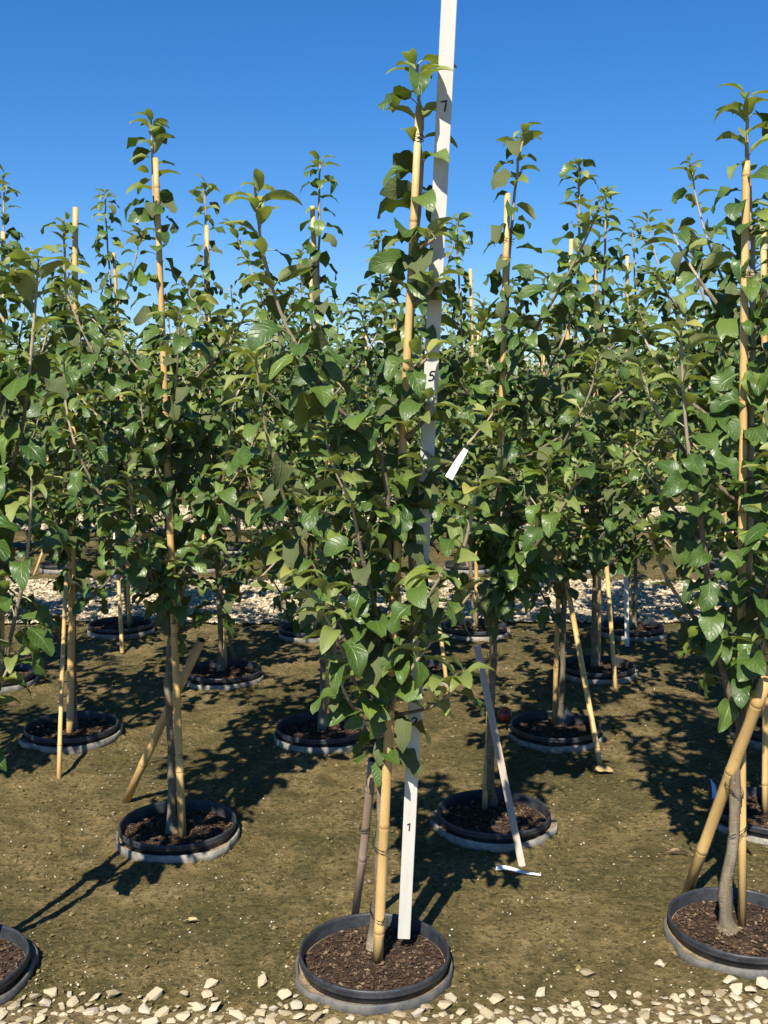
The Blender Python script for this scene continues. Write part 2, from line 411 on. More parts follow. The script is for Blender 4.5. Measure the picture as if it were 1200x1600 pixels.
# ------------------------------------------------------------------ pots
def lathe(profile, n, wob=None):
    V, Fc = [], []
    for j in range(n):
        a = 2 * math.pi * j / n
        for i, (r, z) in enumerate(profile):
            if wob: r, z = wob(a, r, z, i)
            V.append((r * math.cos(a), r * math.sin(a), z))
    m = len(profile)
    for j in range(n):
        q = (j + 1) % n
        for i in range(m - 1): Fc.append((j * m + i, q * m + i, q * m + i + 1, j * m + i + 1))
    return V, Fc
def pot_mesh(n):
    V, Fc = lathe([(0.198, -0.01), (0.199, 0.046), (0.206, 0.048), (0.2075, 0.053), (0.2055, 0.057), (0.2075, 0.061), (0.2065, 0.068), (0.204, 0.0705), (0.200, 0.069), (0.1985, 0.063), (0.196, 0.030), (0.188, 0.0)], n)
    return mesh('pot', V, Fc, [M_POT])
def socket_mesh(n, lugs):
    def wob(a, r, z, i):
        k = max(0.0, max(math.cos(a - l) for l in lugs)) ** 60 if lugs else 0
        k = min(1, k * 2.2)
        if i in (2, 3, 4, 5): r += 0.016 * k
        if i == 2: z += 0.006 * k
        r -= 0.005 if i < 6 else 0
        return r + 0.0012 * math.sin(a * 5 + 1), z + 0.0015 * math.sin(a * 3)
    V, Fc = lathe([(0.212, -0.03), (0.214, -0.004), (0.222, 0.002), (0.221, 0.033), (0.217, 0.037), (0.213, 0.034), (0.208, 0.027), (0.194, 0.030)], n, wob)
    me = mesh('socket_pot', V, Fc, [M_SOCKET, M_GRIT])
    m = 7
    me.polygons.foreach_set('material_index', [1 if (i % m) >= 5 else 0 for i in range(len(Fc))])
    return me
POT_ME, POT_FAR = pot_mesh(72), pot_mesh(28)
SOCK_ME = [socket_mesh(120, l) for l in ([R(-35), R(145)], [R(-160), R(20)], [R(-100), R(80)])]
SOCK_DARK = SOCK_ME[0].copy(); SOCK_DARK.materials[0] = mat_plastic('mud_splashed_socket_plastic', (0.055, 0.060, 0.066), (0.24, 0.215, 0.16), 0.6, 0.5)
SOCK_FAR = socket_mesh(40, [])
def soil_mesh(seed, n=24):
    V = [(0, 0, 0.032)]; Fc = []
    for j in range(1, 8):
        for i in range(n):
            a = 2 * math.pi * i / n; r = 0.193 * j / 7
            V.append((r * math.cos(a), r * math.sin(a), 0.031 + 0.007 * mn.noise(Vector((r * math.cos(a) * 22, r * math.sin(a) * 22, seed)))))
    for i in range(n): Fc.append((0, 1 + i, 1 + (i + 1) % n))
    for j in range(6):
        for i in range(n):
            q = (i + 1) % n; Fc.append((1 + j * n + i, 1 + (j + 1) * n + i, 1 + (j + 1) * n + q, 1 + j * n + q))
    return mesh('soil', V, Fc, [M_SOIL])
SOIL_ME = [soil_mesh(s) for s in range(3)]
CHIPS = [hull(8, 1, w, t, 500 + i) for i, (w, t) in enumerate([(0.45, 0.2), (0.3, 0.18), (0.6, 0.25), (0.22, 0.15), (0.5, 0.35), (0.8, 0.3), (0.12, 0.10)])]
def mulch_mesh(seed, n):
    r_ = random.Random(seed); pts = []
    for _ in range(n):
        a = r_.uniform(0, 6.28); r = 0.188 * math.sqrt(r_.random())
        x, y = r * math.cos(a), r * math.sin(a)
        s = r_.choice([0.003, 0.004, 0.005, 0.006, 0.007, 0.009, 0.012]) 
        pts.append((x, y, 0.033 + 0.006 * mn.noise(Vector((x * 22, y * 22, seed))) + r_.uniform(0, 0.005), s, r_.uniform(0, 6.28), r_.uniform(-.9, .9)))
    o = scatter('bark_mulch', CHIPS, pts, M_CHIP); me = o.data; bpy.data.objects.remove(o); return me
MULCH = [mulch_mesh(s, 2200) for s in range(3)]; MULCH_FAR = mulch_mesh(9, 260)

# ------------------------------------------------------------------ leaves
def leaf_geo(a0, arch, fold, length, width, pet, wave, twist, rows, cols, r_):
    """petiole from the origin, blade arching outwards along +X; returns verts, faces, uv, material indices"""
    V, Fc, UV, MI = [], [], [], []
    pa = a0 + 0.35; end = Vector((pet * math.cos(pa), 0, pet * math.sin(pa)))
    sides = 3
    for k, (p, rr) in enumerate(((Vector((0, 0, 0)), 0.0020), (end * 0.55 + Vector((0, 0, 0.003)), 0.0014), (end, 0.0014))):
        for q in range(sides):
            t = 2 * math.pi * q / sides; V.append((p.x - math.sin(pa) * rr * math.sin(t), rr * math.cos(t), p.z + math.cos(pa) * rr * math.sin(t))); UV.append((0.5, 0))
    for k in range(2):
        for q in range(sides): Fc.append((k * sides + q, k * sides + (q + 1) % sides, (k + 1) * sides + (q + 1) % sides, (k + 1) * sides + q)); MI.append(2)
    o = len(V); x, z = end.x, end.z; ph = r_.uniform(0, 6)
    prev = None
    for i in range(rows + 1):
        t_ = i / rows; v = 0.5 * t_ + 0.25 * (1 - math.cos(math.pi * t_)); dv = v - (0.5 * (i - 1) / rows + 0.25 * (1 - math.cos(math.pi * (i - 1) / rows))) if i else 0
        w = width * 0.54 * (max(0.0, math.sin(math.pi * v ** 0.80)) ** 0.66) * (1 - 0.10 * v)
        if i == 0: w = width * 0.05
        if i == rows: w = width * 0.012
        ang = a0 - arch * (v ** 1.15)
        if i: x += math.cos(ang) * length * dv; z += math.sin(ang) * length * dv
        nx_, nz_ = -math.sin(ang), math.cos(ang); tw = twist * v
        for j in range(cols + 1):
            u = 2 * j / cols - 1
            lift = abs(u) * w * fold * (1.0 - 0.35 * abs(u)) + (wave * w * math.sin(v * 11 + ph + (2 if u < 0 else 0)) * abs(u) ** 2)
            yy = u * w * math.cos(tw) ; lz = lift + u * w * math.sin(tw)
            sweep = -0.06 * abs(u) * w if i else 0.0
            V.append((x + nx_ * lz + sweep, yy * (1 - 0.25 * fold), z + nz_ * lz)); UV.append((u, v))
    for i in range(rows):
        for j in range(cols):
            a = o + i * (cols + 1) + j
            Fc.append((a, a + cols + 1, a + cols + 2, a + 1)); MI.append(0)
    # make the upper side the front face
    v0, v1, v2 = (Vector(V[q]) for q in Fc[-cols][:3])
    if (v1 - v0).cross(v2 - v0).z * math.cos(a0 - arch) < 0:
        Fc = [tuple(reversed(f)) if m == 0 else f for f, m in zip(Fc, MI)]
    return V, Fc, UV, MI
KINDS = {'hang': [], 'mid': [], 'up': []}; LOW = {'hang': [], 'mid': [], 'up': []}
lr = random.Random(3)
for kind, n, a0r, archr, foldr, lenr, wr in (
        ('hang', 10, (-42, 8), (20, 62), (0.12, 0.55), (0.078, 0.094), (0.60, 0.72)),
        ('mid', 10, (0, 35), (55, 110), (0.2, 0.65), (0.078, 0.096), (0.54, 0.66)),
        ('up', 8, (12, 55), (40, 85), (0.5, 1.0), (0.080, 0.104), (0.40, 0.50))):
    for i in range(n):
        L_ = lr.uniform(*lenr)
        par = (R(lr.uniform(*a0r)), R(lr.uniform(*archr)), lr.uniform(*foldr), L_, L_ * lr.uniform(*wr), lr.uniform(0.024, 0.042) if kind != 'up' else lr.uniform(.014, .024), lr.uniform(0.10, 0.45) * (.5 if kind == 'up' else 1), lr.uniform(-0.7, 0.7) * (.4 if kind == 'up' else 1))
        V, Fc, UV, MI = leaf_geo(*par, 9, 4, lr)
        top = M_YOUNG if kind == 'up' else M_LEAF
        KINDS[kind].append(mesh('leaf', V, Fc, [top, top, M_PETIOLE], True, MI, UV))
        V, Fc, UV, MI = leaf_geo(*par, 5, 2, lr)
        V, UV = V[9:], UV[9:]; Fc = [tuple(q - 9 for q in f) for f in Fc[6:]]
        LOW[kind].append((np.array(V), np.array(Fc, dtype=np.int32), np.array(UV)))

SUNAZ = math.atan2(sv.y, sv.x)
def leaf_specs(path, s0, spacing, r_, size=1.0, hang_below=1.9, spur=0.0):
    """positions and rotations of leaves along a stem"""
    out = []; seg = [0.0]
    for a, b in zip(path, path[1:]): seg.append(seg[-1] + (b - a).length)
    Lt = seg[-1]; s = s0; phi = r_.uniform(0, 6.28)
    while s <= Lt + 0.001:
        k = max(i for i in range(len(seg)) if seg[i] <= s + 1e-6); k = min(k, len(path) - 2)
        p = path[k].lerp(path[k + 1], min(1, (s - seg[k]) / max(1e-6, seg[k + 1] - seg[k])))
        d = Lt - s; phi += 2.4 + r_.uniform(-.3, .3)
        if d < 0.04: kind, sc = 'up', r_.uniform(0.5, 0.9)
        elif d < 0.26: kind, sc = r_.choice(['up', 'mid', 'up']), r_.uniform(0.85, 1.15)
        elif d < 0.42: kind, sc = r_.choice(['mid', 'mid', 'hang']), r_.uniform(0.9, 1.15)
        else:
            kind = 'hang' if r_.random() < (0.82 if p.z < 1.05 else (0.55 if p.z < 1.5 else 0.38)) else 'mid'; sc = r_.uniform(0.8, 1.2)
        az = phi + (1.0 if kind == 'hang' else 0.3) * math.sin(SUNAZ - phi)
        out.append((p, kind, sc * size, (r_.gauss(0, 0.32), r_.gauss(0, 0.22), az)))
        if d > 0.25 and r_.random() < spur:
            for q in range(r_.randint(2, 4)):
                a2 = az + r_.uniform(-1.6, 1.6)
                pp = p + Vector((math.cos(a2), math.sin(a2), r_.uniform(-.5, .5))) * r_.uniform(0.008, 0.028)
                out.append((pp, r_.choice(['hang', 'hang', 'mid']), r_.uniform(0.6, 1.0) * size, (r_.gauss(0, 0.4), r_.gauss(0, 0.3), a2)))
        s += spacing * r_.uniform(0.75, 1.25) * (0.35 if d < 0.06 else (0.62 if d < 0.14 else 1))
    return out
def auto_branch(leader, h, az, length, r_, el0=45, drop=0.0):
    p = min(leader, key=lambda q: abs(q.z - h)).copy(); out = [p.copy()]; n = 7
    el = R(el0)
    for i in range(n):
        el += R(r_.uniform(0, 9)); az += r_.uniform(-.18, .18)
        p = p + Vector((math.cos(az) * math.cos(el), math.sin(az) * math.cos(el), math.sin(min(el, R(86))))) * (length / n)
        out.append(p.copy())
    return out
def stem_part(name, path, r0, r1, parent, origin, sides=7, knots=True, seed=0):
    n = len(path); rr = []
    for i in range(n):
        t = i / (n - 1); q = r0 + (r1 - r0) * t ** 0.8
        if knots: q *= 1 + 0.10 * mn.noise(Vector((i * 0.9, seed, 0))) + (0.16 if (i * 7 + seed) % 5 == 0 else 0)
        rr.append(q)
    if name == 'trunk': rr[0] *= 1.55; rr[1] *= 1.15
    V, Fc = tube([p - origin for p in path], rr, sides)
    me = mesh(name, V, Fc, [M_BARK, M_YSTEM])
    nf = (n - 1) * sides
    me.polygons.foreach_set('material_index', [1 if (f < nf and (f // sides) > (n - 1) * 0.55) or f > nf else 0 for f in range(len(me.polygons))])
    return link(name, me, parent)
def put_leaves(specs, stem, origin, r_):
    for p, kind, sc, rot in specs:
        o = bpy.data.objects.new('leaf', r_.choice(KINDS[kind])); COL.objects.link(o); o.parent = stem
        o.location = p - origin; o.rotation_euler = rot; o.scale = (sc, sc * r_.choice((-1, 1)) if False else sc, sc)

def np_mesh(name, VV, FF, UU, MM, mats):
    me = bpy.data.meshes.new(name); me.vertices.add(len(VV)); me.vertices.foreach_set('co', VV.astype(np.float32).ravel())
    me.loops.add(FF.size); me.loops.foreach_set('vertex_index', FF.astype(np.int32).ravel())
    me.polygons.add(len(FF)); me.polygons.foreach_set('loop_start', np.arange(0, FF.size, FF.shape[1], dtype=np.int32))
    me.polygons.foreach_set('material_index', MM); me.update(calc_edges=True)
    me.polygons.foreach_set('use_smooth', [True] * len(FF))
    uvl = me.uv_layers.new(name='UVMap'); uvl.data.foreach_set('uv', UU[FF.ravel()].astype(np.float32).ravel())
    for m_ in mats: me.materials.append(m_)
    return me
TREE_OF = {}
def near_tree(key, label, trunk_px, branches=(), n_auto=5, seed=1, spacing=0.036, size=1.0, r0=0.016, cap=298, auto_az=None, leaf_from=0.55, auto_h=(0.55, 1.45), auto_len=(0.45, 0.85), spur=0.25):
    r_ = random.Random(seed); o = POS[key]
    root = empty('potted_apple_tree', o, label=label, cat='potted tree', group='potted apple trees in the near bed')
    link('pot', POT_ME, root).rotation_euler.z = r_.uniform(0, 6)
    link('soil', SOIL_ME[seed % 3], root); m_ = link('bark_mulch', MULCH[seed % 3], root, kind='stuff'); m_.rotation_euler.z = r_.uniform(0, 6)
    leader = smooth_path(trunk_px, 34)
    for i in range(3, 33): leader[i] = leader[i] + Vector((r_.uniform(-1, 1), r_.uniform(-1, 1), 0)) * 0.004
    paths = [(leader, r0, 0.0032)]
    for b in branches: paths.append((smooth_path(b, 18), r0 * 0.55, 0.0028))
    az = r_.uniform(0, 6.28)
    for i in range(n_auto):
        az += 2.4
        a = az if auto_az is None else auto_az[i % len(auto_az)] + r_.uniform(-.3, .3)
        h = auto_h[0] + (auto_h[1] - auto_h[0]) * (i + 0.5) / n_auto + r_.uniform(-.08, .08)
        paths.append((smooth_path(auto_branch(leader, h, a, r_.uniform(*auto_len), r_, r_.uniform(14, 42)), 16), r0 * 0.42, 0.0026))
    specs = []; nleaf = 0
    for i, (p, ra, rb) in enumerate(paths):
        st = stem_part('trunk' if i == 0 else 'branch', p, ra, rb, root, o, 8 if i == 0 else 6, True, seed + i)
        Lp = sum((b - a).length for a, b in zip(p, p[1:]))
        s0 = leaf_from if i == 0 else min(0.10, Lp * 0.2)
        sp_ = leaf_specs(p, s0, spacing * (.78 if i == 0 else 1), r_, size, spur=spur if i else spur * 0.8)
        specs.append((st, sp_)); nleaf += len(sp_)
    allv = [(s[0].y, i, j) for i, (st, sp_) in enumerate(specs) for j, s in enumerate(sp_)]
    allv.sort(); single = set((i, j) for _, i, j in allv[:cap]); rest_ = []
    for i, (st, sp_) in enumerate(specs):
        put_leaves([s for j, s in enumerate(sp_) if (i, j) in single], st, o, r_)
        rest_ += [s for j, s in enumerate(sp_) if (i, j) not in single]
    if rest_:
        VV, FF, UU, MM, off = [], [], [], [], 0
        for q, kind, sc, rot in rest_:
            vs, fs, uv = r_.choice(LOW[kind]); M3 = np.array(Euler(rot).to_matrix())
            VV.append(vs @ M3.T * sc + np.array(q - o)); FF.append(fs + off); off += len(vs); UU.append(uv); MM += [1 if kind == 'up' else 0] * len(fs)
        link('leaves', np_mesh('leaves', np.concatenate(VV), np.concatenate(FF), np.concatenate(UU), np.array(MM, dtype=np.int32), [M_LEAF, M_YOUNG]), root, kind='stuff')
    print('LEAVES', key, nleaf)
    TREE_OF[key] = (root, leader)
    return root, leader

# ------------------------------------------------------------------ sticks
def cane_mesh(length, r0, r1, mat, seed, hollow=True, sides=10, node_gap=0.30):
    r_ = random.Random(seed); z = 0.0; prof = []; nodes = []
    zz = r_.uniform(0.06, node_gap)
    while zz < length - 0.02: nodes.append(zz); zz += node_gap * r_.uniform(0.8, 1.2)
    st = sorted(set([0.0, length] + [q + d for q in nodes for d in (-0.014, -0.005, -0.001, 0.003, 0.012) if 0 < q + d < length]))
    V, Fc, UV = [], [], []
    bend = r_.uniform(-0.006, 0.006) * length
    for zq in st:
        t = zq / length; r = r0 + (r1 - r0) * t; dark = 0.0
        for q in nodes:
            d = zq - q
            if abs(d + 0.005) < 1e-6: r *= 1.09
            elif abs(d + 0.001) < 1e-6: r *= 1.0; dark = 1.0
            elif abs(d - 0.003) < 1e-6: r *= 1.15
        for k in range(sides):
            a = 2 * math.pi * k / sides
            V.append((r * math.cos(a) + bend * math.sin(t * math.pi), r * math.sin(a), zq)); UV.append((dark, t))
    n = len(st)
    for i in range(n - 1):
        for k in range(sides): Fc.append((i * sides + k, i * sides + (k + 1) % sides, (i + 1) * sides + (k + 1) % sides, (i + 1) * sides + k))
    MI = [0] * len(Fc); base = (n - 1) * sides; o = len(V)
    for (f, dz) in ((0.62, 0), (0.60, -0.02)):
        for k in range(sides):
            a = 2 * math.pi * k / sides; V.append((r1 * f * math.cos(a), r1 * f * math.sin(a), length + dz)); UV.append((0.3, 1))
    for k in range(sides):
        q = (k + 1) % sides
        Fc.append((base + k, base + q, o + q, o + k)); MI.append(0)
        Fc.append((o + k, o + q, o + sides + q, o + sides + k)); MI.append(1)
    Fc.append(tuple(o + sides + k for k in range(sides))); MI.append(1)
    Fc.append(tuple(reversed(range(sides)))); MI.append(0)
    return mesh('cane', V, Fc, [mat, M_HOLLOW], True, MI, UV)
def wire_mesh(rx, ry, off=(0, 0), turns=2, seed=0):
    r_ = random.Random(seed); P = []
    n = 14 * turns
    for i in range(n + 1):
        a = 2 * math.pi * i / 14
        P.append(Vector((off[0] + rx * math.cos(a), off[1] + ry * math.sin(a), 0.009 * i / 14 + 0.003 * math.sin(a + seed))))
    P.append(P[-1] + Vector((0.012, -0.006, 0.004)))
    V, Fc = tube(P, [0.0011] * len(P), 4)
    return mesh('wire_tie', V, Fc, [M_WIRE])
def cane(label, p0, p1, r0=0.013, r1=0.010, mat=None, seed=1, ties=(), group='bamboo stakes', name='bamboo_stake', tie_to=None):
    p0, p1 = Vector(p0), Vector(p1); d = p1 - p0
    e = empty(name, p0, label=label, cat='stake', group=group); e.rotation_mode = 'QUATERNION'; e.rotation_quaternion = d.to_track_quat('Z', 'Y')
    link('cane', cane_mesh(d.length, r0, r1, mat or M_BAMBOO, seed), e)
    inv = d.to_track_quat('Z', 'Y').inverted()
    for i, h in enumerate(ties):               # h = height above the ground where it is tied
        t = (h - p0.z) / d.z; rr = r0 + (r1 - r0) * t
        c = Vector((0, 0, 0)); ex = 0.0
        ang = 0.0
        if tie_to is not None:
            q = min(tie_to, key=lambda s: abs(s.z - h)); loc = inv @ (q - p0)
            loc.z = 0; ex = min(loc.length, 0.05); ang = math.atan2(loc.y, loc.x)
        w = link('wire_tie', wire_mesh(rr + 0.003 + ex / 2 + (0.006 if ex > 0.005 else 0), rr + 0.003, (0, 0), 2, i + seed), e, (math.cos(ang) * (ex / 2 + (0.004 if ex else 0)), math.sin(ang) * (ex / 2 + (0.004 if ex else 0)), d.length * t))
        w.rotation_euler.z = ang
    return e

# ------------------------------------------------------------------ the near bed
def base(k, px, py):                           # point on the soil of pot k
    q = gp(px, py, 0.035); return q
def yy(k): return POS[k].y
def lean(k, y): return -0.32 * max(0.0, (1480 - y) / 1380) if k == 'A' else 0.0     # the front tree leans towards the camera
def P(k, *pts):                                # (px, py, dY from the pot centre)
    return [at(x, y, yy(k) + dy + lean(k, y)) for x, y, dy in pts]
WHO = dict(
    A='front centre apple tree, the one with the white measuring stick',
    L='front right apple tree with bare grey trunk',
    M='nearest tree at the left edge, pot cut by the frame',
    B='second row tree left of centre with an open ended brace cane',
    C='second row tree right of centre with grey lath brace',
    N='second row tree at the right edge with blue tag',
    O='second row tree beyond the left edge',
    J='third row tree behind and left of the front centre tree',
    D='third row tree right of centre beside the red apple',
    G='third row tree at left with pale short cane before its pot',
    P='third row tree cut by the right edge',
    U='third row tree beyond the left edge',
    H='fourth row tree left of centre with short dark trunk',
    E='fourth row tree right of centre with pale flared trunk foot',
    K='fourth row tree hidden behind the front centre tree',
    Q='fourth row tree cut by the left edge',
    T='fourth row tree beyond the right edge',
    I='fifth row tree at left beside the gravel path',
    V='fifth row tree just left of centre beside the gravel path',
    X='fifth row tree right of centre beside the gravel path',
    Z='fifth row tree at right with thin white lath',
    Y='fifth row tree beyond the right edge',
    AA='fifth row tree beyond the left edge')
def lab(k, pre): return pre + ' ' + WHO[k]

# A: front centre
a_tr = [base('A', 583, 1480)] + P('A', (592, 1350, .02), (599, 1200, .03), (610, 1000, .04), (622, 800, .04), (640, 520, .04), (655, 300, .03), (657, 180, .02), (653, 100, .02))
rootA, ldA = near_tree('A', 'tall potted apple tree at front centre with white measuring stick standing in its pot', a_tr, [
    P('A', (608, 900, .0), (598, 720, -.04), (520, 630, -.08), (478, 560, -.1), (445, 505, -.12), (412, 400, -.14), (398, 292, -.15)),
    P('A', (594, 1110, .03), (545, 1000, .08), (482, 880, .1), (455, 815, .1), (425, 710, .06), (412, 655, .04), (398, 550, .0)),
    P('A', (598, 1060, .0), (588, 960, -.05), (566, 870, -.1), (550, 790, -.13), (532, 735, -.14)),
    P('A', (592, 1150, .0), (562, 1085, -.05), (532, 1010, -.1), (505, 955, -.14)),
    P('A', (608, 960, .0), (680, 915, -.08), (717, 877, -.12), (738, 800, -.15), (746, 745, -.15)),
    P('A', (603, 1060, .0), (640, 1000, -.08), (668, 935, -.14), (690, 900, -.17)),
    P('A', (598, 1130, .0), (622, 1080, -.06), (650, 1035, -.1), (676, 1000, -.12)),
    P('A', (594, 1010, .0), (545, 965, -.06), (492, 935, -.12), (455, 900, -.15)),
    P('A', (604, 1010, .0), (650, 985, -.04), (700, 965, -.1), (738, 925, -.13)),
    P('A', (594, 1100, .0), (560, 1110, -.08), (540, 1085, -.12), (528, 1050, -.13)),
    P('A', (648, 395, .0), (662, 385, -.04), (680, 372, -.07)),
    P('A', (641, 480, .0), (655, 470, -.04), (672, 455, -.07), (685, 435, -.09)),
    P('A', (634, 590, .0), (650, 575, -.05), (668, 560, -.08)),
    P('A', (628, 690, .0), (645, 675, -.05), (668, 650, -.09), (680, 620, -.1)),
    P('A', (622, 780, .0), (645, 760, -.05), (665, 730, -.09)),
    P('A', (610, 880, .02), (570, 820, -.02), (500, 800, -.06), (465, 800, -.08)),
], n_auto=4, seed=11, spacing=0.030, size=1.04, leaf_from=0.62, auto_h=(0.7, 1.5), auto_len=(.3, .55), auto_az=[-1.0, 2.6, 3.6, .3, 1.5], r0=0.014, spur=.14)
cane('upright yellow bamboo stake tied to the front centre apple tree', gp(590, 1503, .03), at(655, 165, yy('A') - .31), .0150, .0080, seed=21, ties=(0.16, 0.37, 1.0, 2.15), tie_to=ldA)
cane('short grey hollow-topped bamboo cane leaning behind the front centre pot', gp(552, 1452, .0), at(582, 1187, yy('A') + .0), .0118, .0125, M_BAMBOO_GREY, 22, ties=(0.37,))

# L: front right
l_tr = [base('L', 1137, 1452)] + P('L', (1133, 1405, .0), (1148, 1290, .0), (1152, 1180, .0), (1158, 1100, .0), (1166, 950, .03), (1176, 600, .04), (1175, 400, .04), (1168, 230, .02), (1166, 150, .01))
_, ldL = near_tree('L', 'potted apple tree at front right with bare grey trunk and thick yellow brace cane', l_tr, [
    P('L', (1156, 1130, .0), (1130, 1050, -.04), (1108, 930, -.1), (1100, 850, -.14), (1082, 740, -.18), (1073, 680, -.2), (1067, 600, -.22), (1064, 518, -.24)),
    P('L', (1160, 1080, .0), (1190, 960, -.08), (1215, 820, -.12), (1225, 700, -.14)),
    P('L', (1158, 1120, .0), (1175, 1060, -.08), (1195, 1000, -.12)),
    P('L', (1160, 1060, .0), (1130, 1010, .08), (1080, 960, .14), (1040, 900, .16), (1010, 820, .16)),
], n_auto=10, seed=12, spacing=0.030, size=1.06, r0=0.021, leaf_from=0.95, auto_h=(1.0, 1.7), auto_len=(.35, .6), auto_az=[-1.2, 2.0, 0.2, 3.0], spur=.15)
cane('upright bamboo stake tied to the front right apple tree', gp(1160, 1446, .03), at(1166, 252, yy('L') - .01), .0125, .0105, seed=23, ties=(0.33, 1.0, 1.9), tie_to=ldL)
cane('thick yellow bamboo brace cane leaning left to right beside the front right trunk', gp(1070, 1405, .0), at(1197, 1062, yy('L') - .14), .0165, .0172, seed=24, ties=(0.47,), tie_to=ldL)

# M: nearest left
m_tr = [base('M', -88, 1503)] + P('M', (-52, 1300, 0), (-40, 1100, 0), (-40, 800, .0), (-45, 500, 0), (-50, 250, 0))
near_tree('M', 'nearest potted apple tree at the left edge with only its branches in frame', m_tr, [
    P('M', (-42, 950, .0), (0, 762, .0), (18, 728, .0), (34, 670, -.02), (46, 580, -.03), (55, 480, -.04), (60, 405, -.05)),
    P('M', (-42, 1170, .0), (0, 1065, -.04), (20, 980, -.06), (38, 900, -.07), (46, 830, -.08), (50, 750, -.08)),
    P('M', (-44, 1200, .0), (-25, 1130, -.04), (0, 1070, -.08), (25, 1020, -.1)),
    P('M', (-42, 900, .0), (-20, 760, -.03), (0, 650, -.05), (-5, 560, -.05)),
], n_auto=6, seed=13, spacing=0.036, size=1.2, leaf_from=1.0, auto_az=[3.0, 2.0], auto_h=(1.1, 1.8), auto_len=(.3, .55), spur=.08)
cane('upright bamboo stake of the nearest tree, outside the left edge', gp(-68, 1505, .03), at(-55, 300, yy('M')), .014, .011, seed=25)

# B: second row left
b_tr = [base('B', 268, 1300)] + P('B', (268, 1200, .0), (263, 1060, .0), (268, 960, .02), (268, 800, .04), (258, 600, .04), (247, 400, .04), (240, 300, .03), (236, 188, .02))
_, ldB = near_tree('B', 'second row potted apple tree left of centre, rising highest at the left', b_tr, [
    P('B', (266, 920, .0), (205, 830, -.05), (165, 785, -.08), (125, 715, -.1), (104, 640, -.1), (100, 560, -.1)),
    P('B', (268, 910, .0), (335, 840, -.05), (350, 740, -.08), (358, 680, -.1), (368, 610, -.1)),
    P('B', (266, 980, .0), (250, 930, -.06), (238, 890, -.1), (232, 850, -.12)),
    P('B', (266, 1000, .0), (280, 940, -.08), (305, 880, -.12), (330, 850, -.14)),
], n_auto=15, seed=14, spacing=0.027, size=1.0, leaf_from=.8, auto_h=(.8, 1.6), auto_len=(.4, .75), spur=.2)
cane('upright bamboo stake tied to the second row tree left of centre', gp(285, 1308, .03), at(243, 247, yy('B') + .0), .0140, .0095, seed=26, ties=(.32, .75, 1.0, 2.2), tie_to=ldB)
cane('open ended yellow brace cane crossing behind the second row trunk left of centre', gp(197, 1252, .0), at(315, 1000, yy('B') + .05), .016, .0165, seed=27, ties=(.72,))

# C: second row right
c_tr = [base('C', 768, 1255)] + P('C', (765, 1180, .0), (770, 1050, .01), (772, 960, .03), (778, 800, .04), (790, 500, .04), (805, 290, .03), (818, 205, .02))
_, ldC = near_tree('C', 'second row potted apple tree right of centre with tall bare tip against sky', c_tr, [
    P('C', (772, 890, .0), (802, 770, -.15), (862, 720, -.25), (900, 657, -.35), (925, 605, -.4), (935, 550, -.45)),
    P('C', (772, 960, .0), (837, 855, -.35), (862, 822, -.45), (893, 765, -.55), (905, 722, -.58)),
    P('C', (772, 930, .0), (820, 880, -.2), (850, 840, -.3), (880, 800, -.35)),
    P('C', (770, 980, .0), (800, 920, -.1), (830, 880, -.15)),
], n_auto=15, seed=15, spacing=0.027, size=1.0, leaf_from=.8, auto_h=(.85, 1.6), auto_len=(.4, .75), spur=.2)
cane('upright bamboo stake tied to the second row tree right of centre', gp(757, 1265, .03), at(793, 302, yy('C') - .01), .011, .0105, seed=28, ties=(.3, .62, 1.2, 2.1), tie_to=ldC)

